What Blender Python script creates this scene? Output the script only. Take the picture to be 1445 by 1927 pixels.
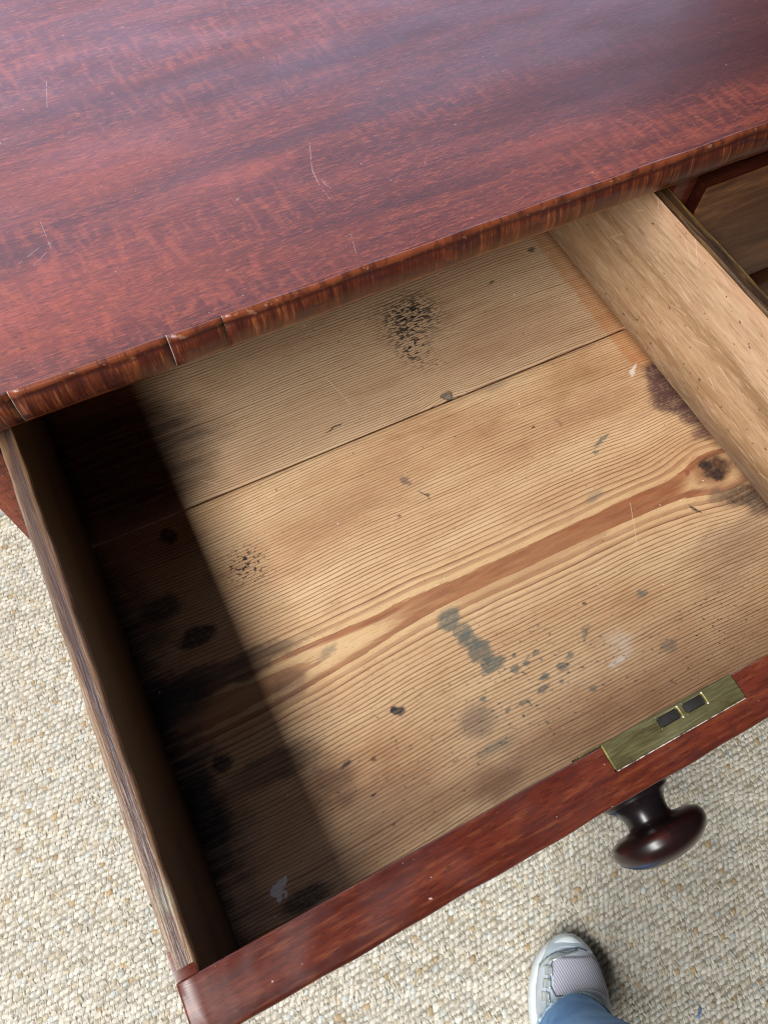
import bpy, bmesh, math, random
import numpy as np
from mathutils import Vector, Matrix

for o in list(bpy.data.objects):
    bpy.data.objects.remove(o, do_unlink=True)
scene = bpy.context.scene
COL = scene.collection
random.seed(7)
rng = np.random.default_rng(7)

# ------------------------------------------------------------------ camera
cam_d = bpy.data.cameras.new('camera')
cam = bpy.data.objects.new('camera', cam_d)
COL.objects.link(cam)
# rows: camera right, down, forward expressed in world axes
RM = ((0.89227056, -0.45044456, 0.0306328),
      (-0.39259216, -0.8078047, -0.43958088),
      (0.22299023, 0.38019889, -0.8976805))
right, down, fwd = (Vector(r) for r in RM)
rot = Matrix((right, -down, -fwd)).transposed()
cam.matrix_world = Matrix.Translation((0.07719, 0.00101, 0.38442)) @ rot.to_4x4()
cam_d.sensor_fit = 'HORIZONTAL'
cam_d.sensor_width = 36.0
cam_d.lens = 36.0 * 1415.6 / 1445.0
cam_d.clip_start = 0.01
cam_d.clip_end = 50
cam_d.dof.use_dof = True
cam_d.dof.focus_distance = 0.56
cam_d.dof.aperture_fstop = 40
scene.camera = cam

# ------------------------------------------------------------------ light
world = bpy.data.worlds.new('World')
scene.world = world
world.use_nodes = True
bg = world.node_tree.nodes['Background']
bg.inputs['Color'].default_value = (0.62, 0.76, 1.0, 1)
bg.inputs['Strength'].default_value = 0.016

# daylight through the long window on the left of the chest
wl = bpy.data.lights.new('window_light', 'AREA')
wl.shape = 'RECTANGLE'
wl.size = 0.55
wl.size_y = 3.0
wl.energy = 150
wl.color = (1.0, 0.99, 0.98)
wlo = bpy.data.objects.new('window_light', wl)
COL.objects.link(wlo)
wlo.location = (-1.34, -0.74, 1.80)
wlo.rotation_euler = (0, math.radians(-37), 0)

# low strip lamp behind the chest, shaped to add a bluish sheen to the top
bl_ = bpy.data.lights.new('back_sheen_light', 'AREA')
bl_.shape = 'RECTANGLE'
bl_.size = 2.2
bl_.size_y = 0.33
bl_.energy = 6.6
bl_.color = (0.58, 0.66, 1.0)
blo = bpy.data.objects.new('back_sheen_light', bl_)
COL.objects.link(blo)
blo.location = (-0.12, 0.795, 0.225)
blo.rotation_euler = (math.radians(-90), 0, 0)

scene.view_settings.view_transform = 'Standard'
scene.view_settings.look = 'None'
scene.view_settings.gamma = 1
scene.view_settings.exposure = 0.0
scene.view_settings.use_curve_mapping = False
scene.render.engine = 'CYCLES'
scene.cycles.pixel_filter_type = 'BLACKMAN_HARRIS'
scene.cycles.filter_width = 1.05
scene.cycles.max_bounces = 6
scene.cycles.diffuse_bounces = 3
scene.cycles.glossy_bounces = 3
scene.render.resolution_x = 767
scene.render.resolution_y = 1024


# ------------------------------------------------------------------ node helpers
class G:
    def __init__(self, name):
        self.mat = bpy.data.materials.new(name)
        self.mat.use_nodes = True
        self.nt = self.mat.node_tree
        self.b = self.nt.nodes['Principled BSDF']
        tc = self.nt.nodes.new('ShaderNodeTexCoord')
        self.P = tc.outputs['Object']
        s = self.nt.nodes.new('ShaderNodeSeparateXYZ')
        self.nt.links.new(self.P, s.inputs[0])
        self.x, self.y, self.z = s.outputs

    def put(self, sock, v):
        if v is None:
            return
        if hasattr(v, 'is_linked') or isinstance(v, bpy.types.NodeSocket):
            self.nt.links.new(v, sock)
        elif isinstance(v, (tuple, list)) and sock.type == 'RGBA' and len(v) == 3:
            sock.default_value = (*v, 1)
        else:
            sock.default_value = v

    def m(self, op, a, b=None, c=None, clamp=False):
        n = self.nt.nodes.new('ShaderNodeMath')
        n.operation = op
        n.use_clamp = clamp
        self.put(n.inputs[0], a)
        self.put(n.inputs[1], b)
        self.put(n.inputs[2], c)
        return n.outputs[0]

    def add(self, a, b): return self.m('ADD', a, b)
    def sub(self, a, b): return self.m('SUBTRACT', a, b)
    def mul(self, a, b): return self.m('MULTIPLY', a, b)

    def vec(self, x, y, z=0.0):
        n = self.nt.nodes.new('ShaderNodeCombineXYZ')
        for i, v in enumerate((x, y, z)):
            self.put(n.inputs[i], v)
        return n.outputs[0]

    def ss(self, v, lo, hi, a=0.0, b=1.0):
        n = self.nt.nodes.new('ShaderNodeMapRange')
        n.interpolation_type = 'SMOOTHSTEP'
        self.put(n.inputs[0], v)
        if lo > hi:
            lo, hi, a, b = hi, lo, b, a
        for i, q in enumerate((lo, hi, a, b)):
            n.inputs[i + 1].default_value = q
        return n.outputs[0]

    def noise(self, v, scale=1.0, detail=2.0, rough=0.5, dist=0.0):
        n = self.nt.nodes.new('ShaderNodeTexNoise')
        self.put(n.inputs['Vector'], v)
        n.inputs['Scale'].default_value = scale
        n.inputs['Detail'].default_value = detail
        n.inputs['Roughness'].default_value = rough
        n.inputs['Distortion'].default_value = dist
        return n.outputs['Fac']

    def sn(self, sx, sy, sz, off=0.0, detail=2.0, rough=0.5, dist=0.0):
        """noise stretched along the axes: frequencies per metre"""
        n = self.nt.nodes.new('ShaderNodeMapping')
        self.nt.links.new(self.P, n.inputs['Vector'])
        n.inputs['Location'].default_value = (off, off * 1.7, off * 0.6)
        n.inputs['Scale'].default_value = (sx, sy, sz)
        return self.noise(n.outputs[0], 1.0, detail, rough, dist)

    def mix(self, f, a, b, mode='MIX'):
        n = self.nt.nodes.new('ShaderNodeMix')
        n.data_type = 'RGBA'
        n.blend_type = mode
        self.put(n.inputs[0], f)
        self.put(n.inputs[6], a)
        self.put(n.inputs[7], b)
        return n.outputs[2]

    def ramp(self, f, stops):
        n = self.nt.nodes.new('ShaderNodeValToRGB')
        e = n.color_ramp.elements
        while len(e) < len(stops):
            e.new(0.5)
        for k, (p, c) in enumerate(stops):
            e[k].position = p
            e[k].color = (*c, 1)
        self.put(n.inputs[0], f)
        return n.outputs[0]

    def blob(self, v, cx, cy, rx, ry, rotd, soft):
        n = self.nt.nodes.new('ShaderNodeMapping')
        n.vector_type = 'TEXTURE'
        self.nt.links.new(v, n.inputs['Vector'])
        n.inputs['Location'].default_value = (cx, cy, 0)
        n.inputs['Rotation'].default_value = (0, 0, math.radians(rotd))
        n.inputs['Scale'].default_value = (rx, ry, 1)
        l = self.nt.nodes.new('ShaderNodeVectorMath')
        l.operation = 'LENGTH'
        self.nt.links.new(n.outputs[0], l.inputs[0])
        return self.ss(l.outputs['Value'], 1 + soft, max(0.0, 1 - soft))

    def after(self, v, col):
        """v again, evaluated after col (keeps the shader stack small)"""
        n = self.nt.nodes.new('ShaderNodeVectorMath')
        n.operation = 'MULTIPLY_ADD'
        self.nt.links.new(col, n.inputs[0])
        n.inputs[1].default_value = (1e-7, 1e-7, 0)
        self.nt.links.new(v, n.inputs[2])
        return n.outputs[0]

    def seg(self, a, b, w, u=None, v=None):
        """mask of a thin line from a to b in the plane of (u, v)"""
        u = u or self.x
        v = v or self.y
        dx, dy = b[0] - a[0], b[1] - a[1]
        L2 = dx * dx + dy * dy
        px, py = self.sub(u, a[0]), self.sub(v, a[1])
        t = self.m('MULTIPLY_ADD', px, dx / L2, self.mul(py, dy / L2), True)
        ex = self.sub(px, self.mul(t, dx))
        ey = self.sub(py, self.mul(t, dy))
        d = self.m('SQRT', self.add(self.mul(ex, ex), self.mul(ey, ey)))
        return self.ss(d, w, w * 0.4)

    def bump(self, h, strength, distance, prev=None):
        n = self.nt.nodes.new('ShaderNodeBump')
        n.inputs['Strength'].default_value = strength
        n.inputs['Distance'].default_value = distance
        self.put(n.inputs['Height'], h)
        if prev is not None:
            self.nt.links.new(prev, n.inputs['Normal'])
        return n.outputs[0]

    def out(self, color, rough=0.5, normal=None, spec=0.5, metal=0.0, coat=0.0, coat_rough=0.1):
        self.put(self.b.inputs['Base Color'], color)
        self.put(self.b.inputs['Roughness'], rough)
        self.put(self.b.inputs['Specular IOR Level'], spec)
        self.put(self.b.inputs['Metallic'], metal)
        self.put(self.b.inputs['Coat Weight'], coat)
        self.put(self.b.inputs['Coat Roughness'], coat_rough)
        if normal is not None:
            self.nt.links.new(normal, self.b.inputs['Normal'])
        return self.mat


# ------------------------------------------------------------------ materials
def mat_mahogany_top(zone):
    g = G('polished_mahogany_top')
    warp = g.sn(3, 9, 1, 2.0, 2)
    broad = g.sn(3.5, 34, 1, 0.3, 5, 0.66, 0.4)
    streak = g.sn(5, 80, 1, 5.0, 5, 0.66, 0.4)
    fine = g.sn(130, 820, 1, 1.0, 3, 0.68, 0.7)
    col = g.ramp(broad, [(0.28, (0.076, 0.016, 0.012)), (0.46, (0.132, 0.026, 0.014)),
                         (0.62, (0.182, 0.036, 0.018)), (0.78, (0.235, 0.050, 0.023))])
    col = g.mix(g.mul(g.ss(streak, 0.45, 0.58), 0.68), col, (0.080, 0.017, 0.015))
    col = g.mix(g.mul(g.ss(fine, 0.50, 0.64), 0.50), col, (0.37, 0.090, 0.040))
    col = g.mix(g.mul(g.ss(fine, 0.46, 0.34), 0.25), col, (0.055, 0.013, 0.013))
    # fiddleback figure: bars across the grain, only in patches
    xr = g.add(g.x, g.mul(g.y, 0.10))
    rip = g.noise(g.vec(g.mul(xr, 170), g.mul(g.y, 42), g.mul(warp, 2)), 1.0, 2, 0.5, 0.3)
    ripm = g.mul(g.ss(g.sn(4.2, 12, 1, 9.0, 2), 0.47, 0.62), 0.7)
    col = g.mix(g.mul(ripm, g.ss(rip, 0.48, 0.66, 0, .40)), col, (0.40, 0.085, 0.040))
    col = g.mix(g.mul(ripm, g.ss(rip, 0.50, 0.36, 0, .45)), col, (0.10, 0.018, 0.014))
    # dark wandering heartwood streaks and repaired patches
    wv = g.vec(g.add(g.x, g.mul(g.sub(g.sn(14, 30, 1, 3, 3), 0.5), 0.03)),
               g.add(g.y, g.mul(g.sub(g.sn(14, 30, 1, 8, 3), 0.5), 0.012)))
    for (cx, cy, rx, ry, r, op) in ((0.175, 0.522, 0.10, 0.010, 0, .55), (0.288, 0.497, 0.11, 0.010, 2, .55),
                                    (0.50, 0.383, 0.16, 0.022, -3, .60), (0.58, 0.412, 0.14, 0.035, 0, .5),
                                    (0.26, 0.43, 0.12, 0.007, 3, .5), (0.04, 0.404, 0.025, 0.008, 0, .6),
                                    (0.33, 0.345, 0.10, 0.006, 0, .45), (0.70, 0.36, 0.2, 0.02, 0, .5), (0.60, 0.46, 0.26, 0.085, -8, .55)):
        col = g.mix(g.mul(g.blob(wv, cx, cy, rx, ry, r, .6), op), col, (0.055, 0.014, 0.012))
    for (cx, cy, rx, ry, r, op) in ((0.186, 0.412, 0.03, 0.010, 0, .22), (0.05, 0.355, 0.09, 0.03, 0, .25),
                                    (0.40, 0.352, 0.06, 0.008, 0, .22), (0.10, 0.46, 0.07, 0.02, 0, .2)):
        col = g.mix(g.mul(g.blob(wv, cx, cy, rx, ry, r, .8), op), col, (0.42, 0.085, 0.040))
    # open pores: short dark dashes along the grain
    pore = g.sn(170, 1150, 1, 4.0, 3, 0.55, 0.6)
    pm = g.mul(g.ss(pore, 0.555, 0.64), 0.55)
    col = g.mix(pm, col, (0.038, 0.010, 0.011))
    # scratches and chips
    scr = None
    segs = [((.2449, .4218), (.2385, .405), .00035), ((.2385, .405), (.2351, .395), .00045),
            ((.2351, .395), (.2337, .3819), .00045), ((.2337, .3819), (.2345, .3655), .00035),
            ((.2374, .3857), (.2392, .3756), .0004), ((.236, .387), (.2378, .378), .0003),
            ((.2332, .3326), (.2294, .317), .00025), ((.0471, .3902), (.0614, .4003), .0003),
            ((.0614, .4003), (.0616, .4248), .00025), ((.0405, .3958), (.056, .404), .0003),
            ((.1027, .5561), (.0952, .5284), .0003), ((.1815, .3925), (.1800, .3912), .0009),
            ((.2325, .3335), (.2338, .332), .0006), ((.152, .338), (.1535, .3395), .0006)]
    sb = g.ss(g.sn(300, 300, 1, 6, 2), 0.38, 0.52)
    for a, b, w in segs:
        if max(a[0], b[0]) < zone[0] - .001 or min(a[0], b[0]) > zone[1] + .001:
            continue
        s = g.seg(a, b, w)
        scr = s if scr is None else g.m('MAXIMUM', scr, s)
    if scr is not None:
        col = g.mix(g.mul(g.mul(scr, sb), 0.38), col, (0.55, 0.42, 0.37))
    # darker, bruised scratches
    for a, b in (((.2617, .5177), (.2459, .4665)), ((.1828, .5137), (.2018, .5116)), ((.6131, .4191), (.6403, .4162)),
                 ((.088, .520), (.135, .512))):
        if max(a[0], b[0]) < zone[0] or min(a[0], b[0]) > zone[1]:
            continue
        col = g.mix(g.mul(g.seg(a, b, .0006), 0.55), col, (0.04, 0.01, 0.01))
    dust = g.ss(g.noise(g.P, 420, 1, 0.5), 0.80, 0.82)
    col = g.mix(g.mul(dust, 0.5), col, (0.6, 0.5, 0.46))
    h = g.add(g.mul(pore, 0.5), g.mul(fine, 0.35))
    nrm = g.bump(h, 0.32, 0.0004)
    nrm = g.bump(g.noise(g.P, 26, 2), 0.10, 0.002, nrm)
    rough = g.ss(g.sn(9, 30, 1, 2, 3), 0.3, 0.75, 0.40, 0.54)
    return g.out(col, rough, nrm, 0.75)


def mat_edge():
    """cross-grained veneer on the nose of the top"""
    g = G('cross_grain_edge_veneer')
    bars = g.sn(170, 6, 14, 1.0, 5, 0.72, 0.6)
    wide = g.sn(16, 4, 10, 4.0, 2, 0.5)
    fib = g.sn(760, 40, 60, 2.0, 3, 0.65)
    col = g.ramp(bars, [(0.34, (0.030, 0.009, 0.007)), (0.50, (0.095, 0.022, 0.011)),
                        (0.64, (0.17, 0.045, 0.017)), (0.78, (0.27, 0.085, 0.030))])
    col = g.mix(g.mul(g.ss(wide, 0.56, 0.40), 0.60), col, (0.075, 0.016, 0.010))
    col = g.mix(g.mul(g.ss(fib, 0.5, 0.64), 0.55), col, (0.035, 0.010, 0.009))
    col = g.mix(g.mul(g.mul(g.ss(fib, 0.46, 0.34), g.ss(bars, .45, .6)), 0.38), col, (0.42, 0.16, 0.06))
    blot = g.ss(g.sn(40, 20, 110, 7, 3, 0.6), 0.54, 0.66)
    col = g.mix(g.mul(blot, 0.75), col, (0.035, 0.014, 0.016))
    # worn arris, rubbed to paler wood
    wob = g.mul(g.sub(g.sn(45, 1, 1, 3, 3), 0.5), 0.0035)
    za = g.add(g.z, wob)
    col = g.mix(g.mul(g.ss(za, 0.0312, 0.0328), g.ss(g.sn(60, 1, 60, 5, 3), .35, .6, .45, .95)), col, (0.20, 0.050, 0.020))
    col = g.mix(g.mul(g.mul(g.ss(za, 0.0282, 0.0296), g.ss(za, 0.0314, 0.0304)), 0.75), col, (0.05, 0.012, 0.008))
    col = g.mix(g.mul(g.ss(za, 0.0128, 0.0108), 0.75), col, (0.36, 0.11, 0.034))
    col = g.mix(g.mul(g.mul(g.ss(g.sn(120, 20, 60, 14, 4, .7), .50, .62), g.ss(za, 0.0305, 0.032)), .7), col, (0.055, 0.014, 0.010))
    chips = g.mul(g.ss(g.noise(g.P, 170, 2), 0.66, 0.70), g.ss(za, 0.0295, 0.031))
    col = g.mix(g.mul(chips, 0.28), col, (0.50, 0.30, 0.19))
    nrm = g.bump(g.add(fib, g.mul(bars, 0.6)), 0.35, 0.0005)
    return g.out(col, 0.30, nrm, 0.5)


def mat_mahogany(name, axis='x', dark=1.0, rough=0.33, wear=True, red=1.0):
    g = G(name)
    f = {'x': (3, 30, 30), 'y': (30, 3, 30), 'z': (30, 30, 3)}[axis]
    f2 = {'x': (40, 420, 420), 'y': (420, 40, 420), 'z': (420, 420, 40)}[axis]
    f3 = {'x': (150, 1200, 1200), 'y': (1200, 150, 1200), 'z': (1200, 1200, 150)}[axis]
    a = g.sn(*f, 1.3, 3, 0.55, 0.4)
    b = g.sn(*f2, 2.1, 3, 0.6)
    d = dark
    col = g.ramp(a, [(0.32, (0.075 * d, 0.013 * d, 0.009 * d)), (0.5, (0.19 * d, 0.038 * d * red, 0.020 * d)),
                     (0.72, (0.30 * d, 0.078 * d * red, 0.034 * d))])
    col = g.mix(g.mul(g.ss(b, 0.5, 0.68), 0.35), col, (0.40 * d, 0.12 * d, 0.045 * d))
    col = g.mix(g.mul(g.ss(b, 0.46, 0.34), 0.45), col, (0.055 * d, 0.012 * d, 0.010 * d))
    pore = g.sn(*f3, 3.0, 2)
    col = g.mix(g.mul(g.ss(pore, 0.57, 0.66), 0.6), col, (0.035, 0.009, 0.008))
    if wear:
        blot = g.ss(g.sn(60, 190, 190, 3, 4, 0.68), 0.52, 0.66)
        col = g.mix(g.mul(blot, 0.6), col, (0.05, 0.014, 0.012))
        chip = g.ss(g.noise(g.P, 210, 2, 0.5), 0.74, 0.755)
        col = g.mix(g.mul(chip, 0.7), col, (0.55, 0.40, 0.33))
    nrm = g.bump(g.add(g.mul(pore, 0.6), b), 0.28, 0.0004)
    nrm = g.bump(g.noise(g.P, 60, 2), 0.12, 0.0015, nrm)
    rg = g.ss(g.noise(g.P, 35, 3), 0.35, 0.7, rough - 0.06, rough + 0.12)
    return g.out(col, rg, nrm, 0.5)


def mat_walnut():
    g = G('faded_brown_drawer_veneer')
    ay = g.sn(6, 30, 55, 4.0, 3, 0.55, 1.2)
    b = g.sn(60, 300, 600, 2.1, 3, 0.6)
    col = g.ramp(ay, [(0.3, (0.042, 0.015, 0.006)), (0.5, (0.092, 0.036, 0.014)), (0.7, (0.155, 0.064, 0.025))])
    col = g.mix(g.mul(g.ss(b, 0.5, 0.66), 0.5), col, (0.055, 0.020, 0.010))
    nrm = g.bump(b, 0.25, 0.0004)
    return g.out(col, 0.42, nrm, 0.4)


def mat_pine(name, upper, zone=(-1, 2)):
    g = G(name)
    if upper:
        yc, s = 0.452, 0.0021
    else:
        yc, s = 0.1365, 0.0022
    slow = g.sub(g.sn(3.5, 0, 0, 1.0 if upper else 6.0, 2), 0.5)
    wave = g.sub(g.sn(11, 26, 1, 2.0, 2), 0.5)
    u = g.sub(g.y, g.add(yc, g.mul(slow, 0.020)))
    u = g.add(u, g.mul(wave, 0.0042))
    if upper:
        hs = g.add(23.5, g.mul(slow, 5.0))
        # small knot on the joint: rings part round it
        kd = g.blob(g.vec(g.x, g.y), 0.297, 0.2862, 0.016, 0.012, 0, 1.0)
        u = g.sub(u, g.mul(kd, 0.0035))
    else:
        hs = g.sub(g.sub(17.62, g.ss(g.x, 0.225, 0.02, 0, 1.15)), g.ss(g.x, 0.405, 0.455, 0, 0.55))
        dk = g.mul(g.sub(g.x, 0.4536), 1 / 0.030)
        gk = g.m('POWER', 2.718, g.mul(g.mul(dk, dk), -1.0))
        du = g.mul(u, 1 / 0.032)
        gk = g.mul(gk, g.m('POWER', 2.718, g.mul(g.mul(du, du), -1.0)))
        u = g.mul(u, g.sub(1.0, g.mul(gk, 0.40)))
    us = g.mul(u, 1 / s)
    ph = g.m('SQRT', g.add(g.mul(us, us), g.mul(hs, hs)))
    heart = g.ss(g.m('ABSOLUTE', us), 14.0, 3.0)
    ph = g.add(ph, g.mul(g.mul(g.sub(g.noise(g.vec(g.mul(ph, 0.21), 0.0), 1.0, 2), 0.5), 1.6), g.sub(1.0, heart)))
    ph = g.add(ph, g.mul(g.sub(g.sn(22, 190, 1, 9.0, 2), 0.5), 0.34))
    ph = g.add(ph, g.mul(g.sub(g.sn(45, 620, 1, 19.0, 3, .65), 0.5), 0.30))
    p = g.m('FRACT', ph)
    ringid = g.m('FLOOR', ph)
    wn = g.nt.nodes.new('ShaderNodeTexWhiteNoise')
    wn.noise_dimensions = '1D'
    g.put(wn.inputs['W'], ringid)
    rnd = wn.outputs['Value']
    late_h = g.mul(g.ss(p, 0.30, 0.62), heart)
    late = g.mul(g.m('MAXIMUM', g.ss(p, 0.55, 0.86), late_h), g.ss(p, 1.0, 0.94))
    late = g.mul(late, g.add(0.66, g.mul(rnd, 0.34)))
    late = g.mul(late, g.ss(g.sn(9, 70, 1, 12.0, 3, .6), .30, .62, .72, 1.0))
    tone = g.sn(7, 19, 1, 3.3, 5, 0.66)
    fib = g.sn(60, 900, 1, 5.5, 3, 0.6)
    col = g.ramp(tone, [(0.28, (0.385, 0.222, 0.118)), (0.42, (0.515, 0.335, 0.195)), (0.56, (0.585, 0.412, 0.250)), (0.72, (0.650, 0.485, 0.315))])
    if upper:
        col = g.mix(0.42, col, (0.430, 0.335, 0.240))
    # the open early wood in the flat-sawn heart is yellower
    col = g.mix(g.mul(heart, 0.0 if upper else 0.40), col, (0.60, 0.43, 0.23))
    col = g.mix(g.mul(g.ss(fib, 0.48, 0.70), 0.28), col, (0.30, 0.165, 0.075))
    lc0 = g.mix(g.ss(g.sn(30, 420, 1, 31.0, 4, .7), .38, .62), (0.195, 0.062, 0.030), (0.315, 0.122, 0.056))
    lc = g.mix(heart, (0.130, 0.060, 0.032), lc0)
    col = g.mix(g.mul(late, 0.95), col, lc)
    col = g.mix(g.ss(g.sn(16, 52, 1, 21.0, 5, .7), .52, .72, 0, .42), col, (0.33, 0.185, 0.115))
    # dirty pits in the soft wood
    pit = g.ss(g.sn(420, 700, 1, 1.5, 2), 0.63, 0.72)
    col = g.mix(g.mul(pit, 0.35), col, (0.14, 0.085, 0.045))

    if not upper:   # wide band of red late wood in the flat-sawn heart
        VH = g.vec(g.add(g.x, g.mul(g.sub(g.sn(18, 60, 1, 5.2, 3), .5), .03)), g.add(g.y, g.mul(g.sub(g.sn(16, 60, 1, 3.2, 3, .6), .5), .007)))
        hb = g.m('MAXIMUM', g.blob(VH, .325, .1355, .115, .0085, 2, .22), g.blob(VH, .28, .132, .06, .0095, 4, .22))
        col = g.mix(g.mul(hb, g.ss(fib, .3, .7, .38, .22)), col, (0.235, 0.078, 0.032))
    col = g.mix(1.0, col, (0.95, 0.885, 0.80), 'MULTIPLY')
    # stains: their own outline, soaked along the grain
    soak = g.ss(g.sn(14, 230, 1, 17.0, 4, .7), .34, .58, .62, 1.0)
    n1 = g.sub(g.sn(70, 110, 1, 2.2, 3, 0.65), 0.5)
    n2 = g.sub(g.sn(70, 110, 1, 8.2, 3, 0.65), 0.5)
    V = g.vec(g.add(g.x, g.mul(n1, 0.016)), g.add(g.y, g.mul(n2, 0.008)))
    VB = g.vec(g.add(g.x, g.mul(g.sub(g.sn(26, 30, 1, 4.2, 4, 0.6), 0.5), 0.055)),
               g.add(g.y, g.mul(g.sub(g.sn(26, 30, 1, 6.7, 4, 0.6), 0.5), 0.040)))
    grit = g.ss(g.sn(300, 620, 1, 7.0, 2, 0.6), 0.36, 0.56, 0.78, 1.0)
    ink = (0.085, 0.098, 0.086)
    blk = (0.012, 0.010, 0.012)
    pur = (0.070, 0.032, 0.030)
    red = (0.30, 0.115, 0.055)
    wht = (0.66, 0.64, 0.60)
    broad = [  # soft, large
        (0.315, 0.1350, 0.110, 0.0075, 2, (0.225, 0.068, 0.026), .85, .25) if False else (0.9, 0.1, .01, .01, 0, red, 0, .5),
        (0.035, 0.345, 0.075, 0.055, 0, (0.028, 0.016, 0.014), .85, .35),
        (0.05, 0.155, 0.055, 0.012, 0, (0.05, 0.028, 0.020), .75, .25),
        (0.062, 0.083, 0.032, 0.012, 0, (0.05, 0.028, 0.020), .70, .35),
        (-0.006, 0.12, 0.030, 0.15, 0, (0.010, 0.011, 0.016), .95, .45),  # edge stain spread wider, its darkness painted in to deepen the left shadow
        (0.09, 0.125, 0.018, 0.010, 0, (0.11, 0.055, 0.035), .6, .5), (0.085, 0.058, 0.016, 0.014, 0, (0.10, 0.05, 0.035), .6, .5),
        
        (0.11, 0.033, 0.030, 0.016, 0, (0.14, 0.07, 0.045), .50, .5),
        (0.43, 0.075, 0.045, 0.020, 10, (0.16, 0.085, 0.055), .50, .7),
        (0.40, 0.255, 0.030, 0.014, 0, (0.23, 0.12, 0.04), .50, .7),
        (0.41, 0.225, 0.03, 0.010, 0, (0.27, 0.13, 0.06), .45, .7),
        (0.37, 0.318, 0.050, 0.022, 0, (0.30, 0.155, 0.09), .40, .8),
        (0.20, 0.31, 0.06, 0.015, 0, (0.30, 0.17, 0.09), .35, .8),
        (0.17, 0.235, 0.07, 0.02, 0, (0.29, 0.15, 0.07), .38, .8),
        (0.28, 0.02, 0.10, 0.014, 0, (0.28, 0.14, 0.075), .45, .7),
        (0.188, 0.012, 0.016, 0.014, 0, (0.15, 0.07, 0.045), .55, .6),
        (0.15, 0.012, 0.12, 0.010, 0, (0.20, 0.10, 0.055), .5, .8),
    ]
    for (cx, cy, rx, ry, r, c, op, soft) in broad:
        if ((cy > 0.285) == upper or abs(cy - 0.285) < 0.05) and cx - rx * 1.8 - .03 < zone[1] and cx + rx * 1.8 + .03 > zone[0]:
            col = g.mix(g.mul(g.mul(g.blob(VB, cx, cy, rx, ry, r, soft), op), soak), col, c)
    # varnish runs along the right-hand side
    orange = g.mul(g.ss(V if False else g.add(g.x, g.mul(n1, 0.012)), 0.449, 0.455), g.ss(g.y, 0.235, 0.245))
    col = g.mix(g.mul(g.mul(orange, 0.55), soak), col, (0.34, 0.125, 0.032))
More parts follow.
